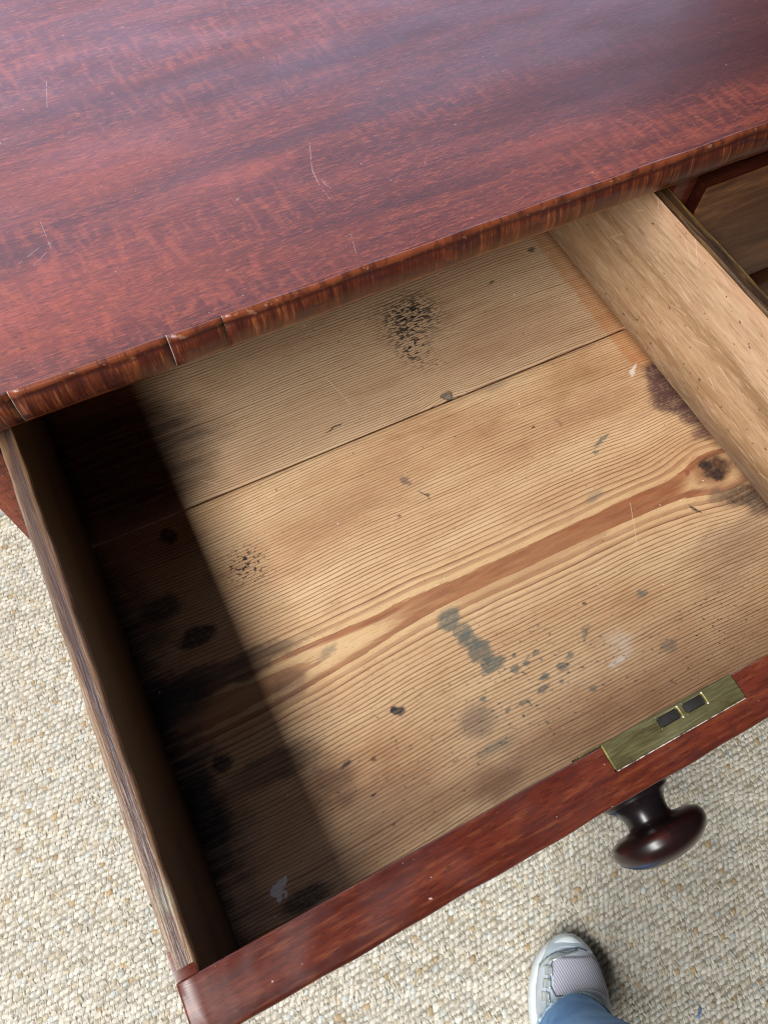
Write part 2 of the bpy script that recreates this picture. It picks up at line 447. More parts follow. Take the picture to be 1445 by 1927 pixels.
    sharp = [
        (.2063, .1205, .0105, .0070, 25, ink, .85, .25), (.2105, .1085, .0070, .0070, 0, ink, .72, .3),
        (.2114, .1010, .0088, .0065, -20, ink, .85, .3), (.2148, .0905, .0085, .0080, 0, ink, .85, .25),
        (.2169, .0795, .0090, .0060, 0, ink, .85, .25),
        (.1447, .0801, .0040, .0034, 0, (.012, .014, .022), .97, .2), (.2999, .0881, .0020, .0017, 0, blk, .95, .3),
        (.2390, .0700, .0030, .0022, 20, ink, .85, .3), (.2300, .0690, .0040, .0025, 0, ink, .8, .3),
        (.2480, .0730, .0030, .0018, 0, ink, .8, .3), (.2350, .0780, .0022, .0016, 0, ink, .8, .3),
        (.2450, .0560, .0042, .0022, 0, ink, .85, .3), (.2600, .0570, .0046, .0024, 0, ink, .85, .3),
        (.2380, .0500, .0050, .0024, 0, ink, .8, .3), (.2540, .0485, .0030, .0018, 0, ink, .8, .3),
        (.2680, .0610, .0034, .0018, 0, ink, .8, .3), (.2230, .0470, .0036, .0022, 0, ink, .8, .3),
        (.2100, .0480, .0028, .0018, 0, ink, .8, .3), (.2000, .0610, .0026, .0018, 0, ink, .75, .3),
        (.2700, .0350, .0026, .0016, 0, ink, .75, .3), (.3400, .0760, .0036, .0024, 0, ink, .75, .3),
        (.2870, .0700, .0050, .0026, 40, ink, .55, .5), (.3350, .0360, .0060, .0040, 0, ink, .55, .5),
        (.1891, .0500, .0120, .0100, 0, (.12, .085, .07), .62, .5), (.1923, .0308, .0120, .0035, 0, ink, .55, .5),
        (.3858, .1961, .0085, .0018, 20, (.06, .085, .08), .8, .4), (.3780, .1890, .0030, .0014, 0, ink, .7, .4),
        (.3539, .1562, .0070, .0035, 10, (.16, .14, .11), .55, .5), (.2304, .2314, .0030, .0048, 10, (.12, .08, .07), .75, .4),
        (.2378, .2150, .0012, .0050, 15, blk, .75, .4), (.2100, .2070, .0016, .0010, 0, blk, .8, .3),
        (.3650, .2250, .0020, .0042, 0, (.2, .12, .08), .6, .5), (.3430, .2300, .0014, .0010, 0, blk, .8, .3),
        (.1994, .2994, .0085, .0007, 8, blk, .85, .4), (.2930, .3330, .0012, .0010, 0, blk, .7, .3),
        (.4684, .2330, .0130, .0090, 0, pur, .95, .35), (.4640, .2180, .0130, .0120, 0, pur, .95, .35),
        (.4620, .2020, .0190, .0110, -20, pur, .95, .35), (.4700, .1850, .0130, .0120, 0, pur, .92, .35),
        (.4700, .1660, .0140, .0070, 0, pur, .8, .5),
        (.4500, .1360, .0165, .0140, 0, (.20, .070, .028), .70, .35), (.4536, .1364, .0120, .0105, 0, (.055, .026, .018), .95, .3),
        (.4480, .1420, .0055, .0040, 30, blk, .85, .4), (.4515, .1310, .0070, .0042, 0, (.02, .012, .012), .85, .4),
        (.4290, .1420, .0032, .0026, 0, (.20, .065, .030), .85, .3),
        (.4560, .1085, .0170, .0085, -5, blk, .85, .45), (.4660, .0960, .0120, .0100, 0, (.04, .03, .028), .75, .5),
        (.4400, .1170, .0070, .0050, 20, (.08, .06, .045), .55, .6), (.4160, .1140, .0016, .0052, 20, blk, .85, .3),
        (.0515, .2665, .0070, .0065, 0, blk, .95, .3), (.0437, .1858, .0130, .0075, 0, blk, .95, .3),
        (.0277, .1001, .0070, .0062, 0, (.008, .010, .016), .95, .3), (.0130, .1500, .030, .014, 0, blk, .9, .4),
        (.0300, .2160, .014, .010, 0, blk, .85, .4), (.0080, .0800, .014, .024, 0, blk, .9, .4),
        (.0450, .0060, .016, .006, 0, blk, .85, .4), (.1200, .1370, .0090, .0030, 15, (.12, .09, .07), .6, .5),
        (.1000, .0640, .0030, .0018, 0, blk, .8, .4), (.1170, .0600, .0026, .0016, 0, (.06, .02, .012), .8, .4),
        (.3050, .0520, .0070, .0080, 10, wht, .22, .9), (.2970, .0420, .0060, .0020, 0, wht, .50, .6),
        (.0322, .0189, .0052, .0032, 30, wht, .95, .15), (.0290, .0150, .0016, .0040, 20, wht, .95, .15),
        (.0372, .0212, .0032, .0012, 50, wht, .95, .15), (.0345, .0145, .0012, .0020, 0, wht, .95, .15),
        (.2970, .2868, .0052, .0046, 35, (.050, .040, .032), .95, .2), (.2970, .2868, .0034, .0030, 35, (.20, .165, .125), .9, .3),
        (.3350, .2790, .012, .004, 0, (.20, .16, .12), .4, .6),
        (.4436, .3939, .0040, .0022, 20, blk, .8, .5), (.3900, .3760, .0040, .0010, 10, blk, .7, .5),
        (.4510, .2420, .0060, .0016, 40, wht, .65, .5),
    ]
    cnt = 0
    V = g.after(V, col)
    for (cx, cy, rx, ry, r, c, op, soft) in sharp:
        if (cy > 0.2822) == upper and cx - rx * 1.8 - .01 < zone[1] and cx + rx * 1.8 + .01 > zone[0]:
            cnt += 1
            if cnt % 6 == 0:
                V = g.after(V, col)
            mk = g.mul(g.blob(V, cx, cy, rx, ry, r, soft), op)
            if c != wht:
                mk = g.mul(g.mul(mk, grit), g.ss(soak, .45, 1.0, .72, 1.0))
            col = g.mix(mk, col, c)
    # flecks, thick in some places
    fl = g.sn(260, 430, 1, 3.7, 3, 0.6)
    fl2 = g.sn(210, 520, 1, 13.0, 3, 0.65)
    VN = g.after(g.vec(g.x, g.y), col)
    if upper:
        flecks = [(.3076, .3720, .026, .022, 20, .48), (.2930, .3420, .013, .018, 0, .53), (.2500, .385, .05, .02, 0, .64),
                (.3050, .3200, .008, .007, 0, .60)]
        for (cx, cy, rx, ry, r, th) in flecks:
            mk = g.mul(g.blob(VN, cx, cy, rx, ry, r, .8), g.ss(fl2, th, th + .05))
            col = g.mix(mk, col, (0.018, 0.014, 0.014))
    else:
        flecks = [(.2450, .0560, .075, .034, 0, .61, ink), (.0948, .2198, .014, .014, 0, .55, blk), (.34, .035, .09, .025, 0, .63, blk),
                (.20, .05, .06, .03, 0, .64, blk), (.12, .05, .06, .05, 0, .64, blk)]
        for (cx, cy, rx, ry, r, th, c) in flecks:
            if cx - rx * 1.85 > zone[1] or cx + rx * 1.85 < zone[0]:
                continue
            mk = g.mul(g.blob(VN, cx, cy, rx, ry, r, .8), g.ss(fl, th, th + .05))
            col = g.mix(mk, col, c)
    allfl = g.ss(g.noise(g.P, 330, 2, 0.5), 0.735, 0.76)
    col = g.mix(g.mul(allfl, 0.75), col, (0.05, 0.03, 0.025))
    crumb = g.ss(g.noise(g.vec(g.add(g.x, 3), g.y), 300, 1, 0.5), 0.785, 0.80)
    col = g.mix(g.mul(crumb, 0.8), col, (0.70, 0.66, 0.58))
    # pale hairline scratches
    for a, b in (((.215, .345), (.222, .315)), ((.325, .345), (.345, .338)), ((.09, .30), (.10, .292)), ((.36, .11), (.375, .14))):
        col = g.mix(g.mul(g.seg(a, b, .0004), 0.45), col, (0.65, 0.52, 0.36))
    h = g.add(g.mul(late, 1.0), g.mul(fib, 0.30))
    nrm = g.bump(h, 0.38, 0.00045)
    return g.out(col, 0.62, nrm, 0.30)


def mat_oak_side(dark=1.0):
    g = G('bare_brown_drawer_side' if dark == 1 else 'shaded_brown_drawer_side')
    a = g.sn(1, 5, 42, 1.1, 3, 0.55, 0.5)
    b = g.sn(1, 55, 620, 4.0, 3, 0.65)
    c = g.sn(1, 26, 60, 7.0, 4, 0.7)
    col = g.ramp(a, [(0.30, (0.190, 0.115, 0.056)), (0.5, (0.300, 0.195, 0.105)), (0.70, (0.400, 0.275, 0.160))])
    # paler, drier upper half
    zz = g.add(g.z, g.mul(g.sub(g.sn(1, 9, 3, 2), 0.5), 0.015))
    col = g.mix(g.mul(g.ss(zz, -0.052, -0.046), 0.35), col, (0.45, 0.325, 0.215))
    col = g.mix(g.mul(g.ss(zz, -0.020, -0.004), 0.40), col, (0.36, 0.195, 0.115))
    col = g.mix(g.mul(g.ss(b, 0.50, 0.66), 0.42), col, (0.50, 0.39, 0.27))
    col = g.mix(g.mul(g.ss(b, 0.47, 0.34), 0.42), col, (0.16, 0.095, 0.05))
    col = g.mix(g.mul(g.ss(c, 0.62, 0.78), 0.35), col, (0.17, 0.11, 0.06))
    # grime where the side meets the bottom
    gz = g.add(g.z, g.mul(g.sub(c, 0.5), 0.012))
    front = g.ss(g.y, 0.26, 0.10)
    col = g.mix(g.mul(g.ss(gz, -0.100, -0.117), g.add(0.18, g.mul(front, 0.5))), col, (0.085, 0.055, 0.040))
    # scratches
    yy, zz2 = g.y, g.z
    s = None
    rr = random.Random(3)
    for k in range(26):
        y0, z0 = rr.uniform(.08, .33), rr.uniform(-.10, -.01)
        L, an = rr.uniform(.006, .022), rr.uniform(-.9, .9)
        q = g.seg((y0, z0), (y0 + L * math.cos(an), z0 + L * math.sin(an)), rr.uniform(.00025, .0004), yy, zz2)
        s = q if s is None else g.m('MAXIMUM', s, q)
    col = g.mix(g.mul(s, 0.55), col, (0.62, 0.52, 0.40))
    nick = g.ss(g.sn(1, 190, 260, 3.0, 2), 0.70, 0.735)
    col = g.mix(g.mul(nick, 0.8), col, (0.07, 0.04, 0.03))
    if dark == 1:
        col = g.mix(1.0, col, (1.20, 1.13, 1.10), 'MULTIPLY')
    if dark < 1:  # darker left-side oak, deepened further to paint in its shade
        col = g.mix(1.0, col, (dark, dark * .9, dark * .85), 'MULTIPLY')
    nrm = g.bump(g.add(b, g.mul(c, .3)), 0.40, 0.0004)
    return g.out(col, 0.52, nrm, 0.35)


def mat_rim(name, worn):
    g = G(name)
    a = g.sn(190, 14 if not worn else 6, 60, 1.1, 4, 0.68, 0.6)
    b = g.sn(900, 60, 300, 3.0, 3, 0.6)
    if worn:
        col = g.ramp(a, [(0.34, (0.055, 0.032, 0.024)), (0.47, (0.125, 0.066, 0.035)), (0.6, (0.190, 0.108, 0.054)), (0.75, (0.22, 0.14, 0.08))])
        sx = g.add(g.add(g.x, 0.0048), g.mul(g.sub(g.sn(2, 16, 2, 4, 3, .6), .5), .0075))
        col = g.mix(g.mul(g.ss(g.m('ABSOLUTE', sx), .0026, .0006), .75), col, (0.060, 0.036, 0.034))
        col = g.mix(g.mul(g.ss(g.x, -0.0078, -0.0098), 0.4), col, (0.28, 0.20, 0.13))
        # patch of old greenish wax near the front joint
        VN = g.vec(g.add(g.x, g.mul(g.sub(g.noise(g.P, 90, 3), .5), .012)), g.add(g.y, g.mul(g.sub(g.noise(g.P, 120, 3), .5), .012)))
        col = g.mix(g.mul(g.blob(VN, -.004, .034, .004, .007, 0, .7), .25), col, (0.26, 0.28, 0.19))
        rough = 0.36
    else:
        col = g.ramp(a, [(0.36, (0.016, 0.009, 0.006)), (0.52, (0.050, 0.024, 0.010)), (0.70, (0.145, 0.078, 0.022))])
        col = g.mix(g.mul(g.ss(g.x, 0.4768, 0.4795), g.ss(b, .4, .6, .1, .8)), col, (0.26, 0.16, 0.045))
        rough = 0.26
    col = g.mix(g.mul(g.ss(b, 0.55, 0.68), 0.45), col, (0.05, 0.028, 0.018))
    nrm = g.bump(g.add(a, b), 0.5, 0.0007)
    return g.out(col, rough, nrm, 0.5)


def mat_simple(name, color, rough, metal=0.0, spec=0.5, var=0.15, scale=60, bump=0.1, coat=0.0):
    g = G(name)
    n = g.noise(g.P, scale, 3, 0.6)
    dk = tuple(c * (1 - var) for c in color)
    lt = tuple(min(1, c * (1 + var)) for c in color)
    col = g.mix(g.ss(n, 0.3, 0.7), dk, lt)
    nrm = g.bump(n, bump, 0.0006) if bump else None
    return g.out(col, rough, nrm, spec, metal, coat)


def mat_brass():
    g = G('old_brass')
    n = g.sn(30, 160, 30, 1.0, 3, 0.6)
    f = g.sn(90, 1500, 90, 2.0, 2)
    col = g.ramp(n, [(0.3, (0.24, 0.20, 0.085)), (0.5, (0.34, 0.30, 0.135)), (0.7, (0.44, 0.40, 0.20))])
    col = g.mix(g.mul(g.ss(g.noise(g.P, 130, 3, .6), .55, .7), .35), col, (0.16, 0.10, 0.05))
    rough = g.ss(f, 0.35, 0.7, 0.34, 0.50)
    return g.out(col, rough, g.bump(f, 0.12, 0.0002), 0.5, 0.85)


def mat_knob():
    g = G('ebonised_mahogany_knob')
    n = g.sn(60, 60, 14, 1.0, 3, 0.6, 0.5)
    col = g.ramp(n, [(0.35, (0.010, 0.005, 0.005)), (0.54, (0.014, 0.005, 0.005)), (0.72, (0.046, 0.009, 0.007))])
    neck = g.ss(g.y, -0.052, -0.044)
    col = g.mix(g.mul(neck, 0.85), col, (0.007, 0.006, 0.007))
    return g.out(col, 0.27, g.bump(g.noise(g.P, 90, 2), 0.06, 0.001), 0.5)


def mat_attr(name, rough, bumpscale):
    g = G(name)
    at = g.nt.nodes.new('ShaderNodeAttribute')
    at.attribute_name = 'tint'
    n = g.noise(g.P, bumpscale, 2, 0.6)
    strand = g.sn(900, 500, 900, 2.0, 2)
    col = g.mix(g.mul(g.ss(n, 0.62, 0.40), 0.25), at.outputs['Color'], (0.26, 0.20, 0.13))
    return g.out(col, rough, g.bump(g.add(strand, n), 0.8, 0.0009), 0.15)


def mat_rug_base():
    g = G('jute_rug_backing')
    v = g.nt.nodes.new('ShaderNodeTexVoronoi')
    g.put(v.inputs['Vector'], g.P)
    v.inputs['Scale'].default_value = 115
    col = g.ramp(v.outputs['Distance'], [(0.1, (0.52, 0.48, 0.40)), (0.7, (0.30, 0.27, 0.21))])
    return g.out(col, 0.95, g.bump(v.outputs['Distance'], -0.8, 0.003), 0.1)


def mat_denim():
    g = G('blue_denim')
    n = g.noise(g.P, 28, 3, 0.6)
    tw = g.nt.nodes.new('ShaderNodeTexWave')
    tw.wave_type = 'BANDS'
    tw.bands_direction = 'DIAGONAL'
    g.put(tw.inputs['Vector'], g.P)
    tw.inputs['Scale'].default_value = 260
    tw.inputs['Distortion'].default_value = 1.5
    col = g.mix(g.ss(n, 0.3, 0.7), (0.12, 0.30, 0.66), (0.24, 0.48, 0.86))
    col = g.mix(g.mul(g.ss(tw.outputs['Fac'], 0.4, 0.9), 0.35), col, (0.42, 0.64, 0.92))
    return g.out(col, 0.85, g.bump(tw.outputs['Fac'], 0.4, 0.0006), 0.2)


def mat_shoe_mesh():
    g = G('lilac_grey_shoe_mesh')
    tw = g.nt.nodes.new('ShaderNodeTexWave')
    tw.wave_type = 'BANDS'
    tw.bands_direction = 'X'
    g.put(tw.inputs['Vector'], g.P)
    tw.inputs['Scale'].default_value = 105
    tw.inputs['Distortion'].default_value = 0.6
    col = g.mix(g.ss(tw.outputs['Fac'], 0.15, 0.7), (0.36, 0.36, 0.45), (0.70, 0.69, 0.78))
    return g.out(col, 0.75, g.bump(tw.outputs['Fac'], 0.5, 0.0008), 0.3)


M = dict(
    top=[mat_mahogany_top(z_) for z_ in ((-1, .15), (.15, .30), (.30, 3))], edge=mat_edge(),
    front=mat_mahogany('varnished_mahogany_front', 'x', 0.58, 0.28),
    stile=mat_mahogany('mahogany_frame_upright', 'z', 1.15, 0.38),
    rail=mat_mahogany('mahogany_frame_rail', 'x', 0.38, 0.24, False),  # frame mahogany darkened, painting in the divider's shade
    dlip=mat_mahogany('dark_mahogany_drawer_edge', 'x', 0.12, 0.14, False),
    veneer=mat_walnut(),
    pine_hi=[mat_pine('pine_bottom_rear', True, z_) for z_ in ((-1, .15), (.15, .33), (.33, 2))],
    pine_lo=[mat_pine('pine_bottom_front', False, z_) for z_ in ((-1, .15), (.15, .33), (.33, 2))],
    side=mat_oak_side(), side_shaded=mat_oak_side(0.16), rim_l=mat_rim('worn_rim', True), rim_r=mat_rim('dark_polished_rim', False),
    carcass=mat_simple('carcass_wood', (0.16, 0.085, 0.045), 0.7, var=.3),
    filler=mat_simple('pale_filler', (0.42, 0.34, 0.30), 0.6),
    brass=mat_brass(), steel=mat_simple('lock_steel', (0.055, 0.052, 0.05), 0.45, 0.7, var=.3),
    bright=mat_simple('painted_edge_glint', (0.74, 0.72, 0.62), 0.30, 0.15),
    glint=mat_simple('broken_glint_line', (0.34, 0.30, 0.26), 0.5, var=.85, scale=330),
    knob=mat_knob(), rug=mat_rug_base(), loops=mat_attr('jute_yarn', 0.95, 260),
    white=mat_simple('white_paint', (0.80, 0.82, 0.82), 0.45, var=.02, scale=20),
    wall=mat_simple('wall_paint', (0.30, 0.32, 0.38), 0.7, var=.03, scale=6, bump=.05),
    floor=mat_simple('floorboards', (0.28, 0.20, 0.13), 0.5),
    denim=mat_denim(), hem=mat_simple('faded_denim_hem', (0.42, 0.58, 0.76), 0.9, var=.55, scale=200, bump=.6),
    sole=mat_simple('white_rubber_sole', (0.82, 0.90, 0.92), 0.45, var=.05),
    upper=mat_simple('pale_shoe_leather', (0.60, 0.68, 0.74), 0.38, var=.08),
    toe=mat_simple('glossy_toe_cap', (0.56, 0.68, 0.75), 0.25, var=.06),
    silver=mat_simple('silver_trim', (0.72, 0.80, 0.80), 0.18, 0.6, var=.1),
    smesh=mat_shoe_mesh(), lace=mat_simple('pale_lace', (0.84, 0.82, 0.87), 0.8, var=.1, scale=300, bump=.4),
    seam=mat_simple('dark_seam', (0.10, 0.14, 0.18), 0.7),
    skin=mat_simple('grey_sock', (0.4, 0.4, 0.44), 0.9),
    blue=mat_simple('blue_thread', (0.12, 0.30, 0.75), 0.8),
)


# ------------------------------------------------------------------ mesh helpers
def mesh_obj(name, verts, faces, mat, smooth=False, auto=None):
    me = bpy.data.meshes.new(name)
    me.from_pydata([tuple(v) for v in verts], [], faces)
    me.update()
    me.materials.append(mat)
    if smooth:
        me.polygons.foreach_set('use_smooth', [True] * len(me.polygons))
    o = bpy.data.objects.new(name, me)
    COL.objects.link(o)
    return o


def bm_obj(name, bm, mat, smooth=False):
    me = bpy.data.meshes.new(name)
    bm.normal_update()
    bm.to_mesh(me)
    bm.free()
    me.materials.append(mat)
    if smooth:
        me.polygons.foreach_set('use_smooth', [True] * len(me.polygons))
    o = bpy.data.objects.new(name, me)
    COL.objects.link(o)
    return o


def parent(o, p):
    """keep the world place; meshes hold world-like coordinates"""
    o.parent = p
    if p.type == 'EMPTY':
        o.location = Vector(o.location) - Vector(p.location)
    return o


def box(name, x0, x1, y0, y1, z0, z1, mat, par=None, bev=0.0015, seg=2):
    bm = bmesh.new()
    bmesh.ops.create_cube(bm, size=1.0)
    for v in bm.verts:
        v.co = ((x0 + x1) / 2 + v.co.x * (x1 - x0), (y0 + y1) / 2 + v.co.y * (y1 - y0), (z0 + z1) / 2 + v.co.z * (z1 - z0))
    if bev:
        bmesh.ops.bevel(bm, geom=bm.edges[:], offset=bev, segments=seg, affect='EDGES', profile=0.6)
    o = bm_obj(name, bm, mat, True if bev else False)
    if bev:
        try:
            o.data.set_sharp_from_angle(angle=math.radians(50))
        except Exception:
            pass
    if par:
        parent(o, par)
    return o


def empty(name, loc, label, cat, group=None):
    o = bpy.data.objects.new(name, None)
    o.empty_display_size = 0.05
    o.location = loc
    COL.objects.link(o)
    tag(o, label, cat, group)
    return o


def tag(o, label=None, cat=None, group=None, kind=None):
    if label: o['label'] = label
    if cat: o['category'] = cat
    if group: o['group'] = group
    if kind: o['kind'] = kind
    return o


def tube(name, pts, r, mat, par=None, n=8, closed=False):
    """round bar through the points; r may be a list"""
    verts, faces = [], []
    pts = [Vector(p) for p in pts]
    k = len(pts)
    for i, p in enumerate(pts):
        t = (pts[min(i + 1, k - 1)] - pts[max(i - 1, 0)]).normalized()
        a = t.orthogonal().normalized() if i == 0 else (a - t * a.dot(t)).normalized()
        b = t.cross(a)
        rr = r[i] if isinstance(r, (list, tuple)) else r
        for j in range(n):
            an = 2 * math.pi * j / n
            verts.append(p + (a * math.cos(an) + b * math.sin(an)) * rr)
    for i in range(k - 1):
        for j in range(n):
            faces.append((i * n + j, i * n + (j + 1) % n, (i + 1) * n + (j + 1) % n, (i + 1) * n + j))
    faces.append(tuple(range(n - 1, -1, -1)))
    faces.append(tuple((k - 1) * n + j for j in range(n)))
    o = mesh_obj(name, verts, faces, mat, True)
    if par:
        parent(o, par)
    return o


# ------------------------------------------------------------------ the setting
FZ = -0.80          # top of the rug
fl = box('floor', -2.2, 2.6, -2.4, 0.82, FZ - 0.06, FZ - 0.014, M['floor'], bev=0)
tag(fl, 'timber floor under the rug', kind='structure')
wa = box('wall', -1.25, 2.4, 0.805, 0.90, FZ - 0.014, 1.7, M['wall'], bev=0)
tag(wa, 'pale painted wall behind the chest', kind='structure')
sk = box('skirting_board', -1.25, 2.4, 0.787, 0.8045, FZ - 0.0139, FZ + 0.13, M['white'], wa, bev=0.003)

# ------------------------------------------------------------------ rug
rug = box('rug', -1.1, 1.5, -1.2, 0.784, FZ - 0.0135, FZ - 0.0029, M['rug'], bev=0)
tag(rug, 'cream and tan bouclé jute rug covering the floor', 'rug')


def build_loops():
    def half_blob(nu, nv):
        vs, fs = [], []
        for i in range(nv):
            ph = (math.pi * 0.5) * (i / nv) - 0.25
            for j in range(nu):
                th = 2 * math.pi * j / nu
                vs.append((math.cos(ph) * math.cos(th), math.cos(ph) * math.sin(th), math.sin(ph)))
        vs.append((0, 0, 1))
        for i in range(nv - 1):
            for j in range(nu):
                a, b = i * nu + j, i * nu + (j + 1) % nu
                fs += [(a, b, b + nu), (a, b + nu, a + nu)]
        for j in range(nu):
            fs.append(((nv - 1) * nu + j, (nv - 1) * nu + (j + 1) % nu, nv * nu))
        return np.array(vs), np.array(fs)

    dx, dy = 0.0086, 0.0077
    xs = np.arange(-0.80, 1.0, dx)
    ys = np.arange(-0.72, 0.782, dy)
    cx, cy = np.meshgrid(xs, ys)
    row = np.arange(len(ys))[:, None]
    cx = cx + (row % 2) * dx * 0.5
    cy = cy + 0.0022 * np.sin(cx * 21 + row * 0.12) + 0.0014 * np.sin(cx * 57 + row)
    cx, cy = cx.ravel(), cy.ravel()
    keep = ~((cx > -0.01) & (cy > 0.34)) & ~((cx > 0.10) & (cy > 0.12) & (cx < 0.4))
    cx, cy = cx[keep], cy[keep]
    n = len(cx)
    palette = np.array([(.80, .78, .72), (.85, .85, .82), (.74, .75, .72), (.70, .64, .52), (.60, .46, .29), (.74, .80, .82)])
    wts = np.array([.38, .27, .16, .10, .025, .065])
    allv, allf, allc = [], [], []
    off = 0
    for kind in (0, 1):
        tv, tf = half_blob(8, 3) if kind == 0 else half_blob(6, 2)
        if kind == 0:
            X = cx + rng.normal(0, .0006, n)
            Y = cy + rng.normal(0, .0006, n)
            Z = np.full(n, FZ - 0.0042) + rng.normal(0, .0005, n)
            big = 1 + np.clip(rng.normal(0, .14, n), -.3, .5)
            S = np.stack([.0054 * big, .0035 * big, .0042 * (1 + rng.normal(0, .12, n))], 1)
            A = rng.normal(0.42, 0.22, n)
            C = palette[rng.choice(6, n, p=wts)] * (1 + rng.normal(0, .07, (n, 1)))
        else:
            X = cx + dx * 0.5 + rng.normal(0, .0005, n)
            Y = cy + rng.normal(0, .0008, n)
            Z = np.full(n, FZ - 0.0046) + rng.normal(0, .0006, n)
            S = np.stack([np.full(n, .0015), .0052 * (1 + rng.normal(0, .15, n)), np.full(n, .0047)], 1)
            A = rng.normal(-0.15, 0.25, n)
            C = np.array([(.80, .78, .71)]) * (1 + rng.normal(0, .08, (n, 1)))
        V = tv[None] * S[:, None]
        ca, sa = np.cos(A)[:, None], np.sin(A)[:, None]
        vx = V[..., 0] * ca - V[..., 1] * sa + X[:, None]
        vy = V[..., 0] * sa + V[..., 1] * ca + Y[:, None]
        vz = V[..., 2] + Z[:, None]
        k = len(tv)
        allv.append(np.stack([vx, vy, vz], -1).reshape(-1, 3))
        allf.append((tf[None] + (np.arange(n) * k)[:, None, None] + off).reshape(-1, 3))
        allc.append(np.repeat(np.clip(C * np.array([.90, .865, .785]), 0, .90), k, 0))
        off += n * k
    V = np.concatenate(allv).astype(np.float32)
    F = np.concatenate(allf).astype(np.int32)
    C = np.concatenate(allc)
    me = bpy.data.meshes.new('woven_loops')
    me.vertices.add(len(V))
    me.vertices.foreach_set('co', V.ravel())
    me.loops.add(F.size)
    me.loops.foreach_set('vertex_index', F.ravel())
    me.polygons.add(len(F))
    me.polygons.foreach_set('loop_start', np.arange(len(F), dtype=np.int32) * 3)
    me.polygons.foreach_set('loop_total', np.full(len(F), 3, np.int32))
    me.update(calc_edges=True)
    me.polygons.foreach_set('use_smooth', np.ones(len(F), bool))
    at = me.attributes.new('tint', 'FLOAT_COLOR', 'POINT')
    at.data.foreach_set('color', np.concatenate([C, np.ones((len(C), 1))], 1).astype(np.float32).ravel())
    me.materials.append(M['loops'])
    o = bpy.data.objects.new('woven_loops', me)
    COL.objects.link(o)
    o.parent = rug
    o['kind'] = 'stuff'


build_loops()

# ------------------------------------------------------------------ chest of drawers
W = 0.47                      # inside width of the open drawer
CY = 0.306                    # front plane of the chest's frame
XL, XR = -0.038, 1.026
chest = empty('chest_of_drawers', ((XL + XR) / 2, 0.54, FZ),
              'old mahogany chest of drawers with a scratched red-brown top', 'chest')


def top_board():
    prof = [(0.784, 0.0345), (0.3066, 0.0345), (0.3058, 0.0340), (0.3052, 0.0325), (0.3050, 0.0105), (0.3070, 0.0085), (0.784, 0.0085)]
    vs, fs = [], []
    xs = [XL - 0.018, 0.15, 0.30, XR + 0.018]
    for x in xs:
        vs += [(x, y, z) for y, z in prof]
    n = len(prof)
    for q in range(3):
        for i in range(n):
            fs.append((q * n + i, q * n + (i + 1) % n, (q + 1) * n + (i + 1) % n, (q + 1) * n + i))
    fs.append(tuple(range(n - 1, -1, -1)))
    fs.append(tuple(range(3 * n, 4 * n)))
    o = mesh_obj('top', vs, fs, M['top'][0])
    o.data.materials.append(M['top'][1])
    o.data.materials.append(M['top'][2])
    for f in o.data.polygons:
        f.material_index = 0 if f.center.x < .15 else (1 if f.center.x < .30 else 2)
    bm = bmesh.new(); bm.from_mesh(o.data)
    bmesh.ops.recalc_face_normals(bm, faces=bm.faces[:]); bm.to_mesh(o.data); bm.free()
    return parent(o, chest)


top = top_board()


def edge_strip(x0, x1, dy, name='edge_veneer', mat='edge'):
    """a length of cross-grained veneer bent over the nose of the top"""
    prof = [(0.3064, 0.0346), (0.3051, 0.0348), (0.3040, 0.0344), (0.3031, 0.0333), (0.3027, 0.0318), (0.3029, 0.0306), (0.3020, 0.0294),
            (0.3006, 0.0260), (0.2998, 0.0225), (0.2997, 0.0185), (0.3003, 0.0145), (0.3014, 0.0118), (0.3020, 0.0106), (0.3030, 0.0088), (0.3060, 0.0078),
            (0.3068, 0.0079)]
    nx = max(2, int((x1 - x0) / 0.006))
    vs, fs = [], []
    n = len(prof)
    for i in range(nx + 1):
        x = x0 + (x1 - x0) * i / nx
        e = dy + 0.00035 * math.sin(x * 61) + 0.0003 * math.sin(x * 143 + 1)
        pinch = 0
        for k, (y, z) in enumerate(prof):
            f = math.sin(math.pi * k / (n - 1))
            vs.append((x, y + (e + pinch) * f, z + 0.00025 * math.sin(x * 88 + k) * (1 if k < 5 else 0.5)))
    for i in range(nx):
        for k in range(n - 1):
            fs.append((i * n + k, i * n + k + 1, (i + 1) * n + k + 1, (i + 1) * n + k))
    o = mesh_obj(name, vs, fs, M[mat], True)
    me = o.data
    md = o.modifiers.new('solid', 'SOLIDIFY')
    md.thickness = 0.0012
    md.offset = -1
    return parent(o, top) if False else (setattr(o, 'parent', top) or o)


cuts = [XL - 0.018, 0.0103, 0.1018, 0.1359, XR + 0.018]
for k in range(4):
    edge_strip(cuts[k] + (0.0002 if k else 0), cuts[k + 1] - (0.0002 if k < 3 else 0), (0.0, 0.0002, -0.0003, 0.0)[k])
for k in (1, 2, 3):
    edge_strip(cuts[k] - 0.00025, cuts[k] + 0.00025, 0.0001, 'crack_filler', 'filler')

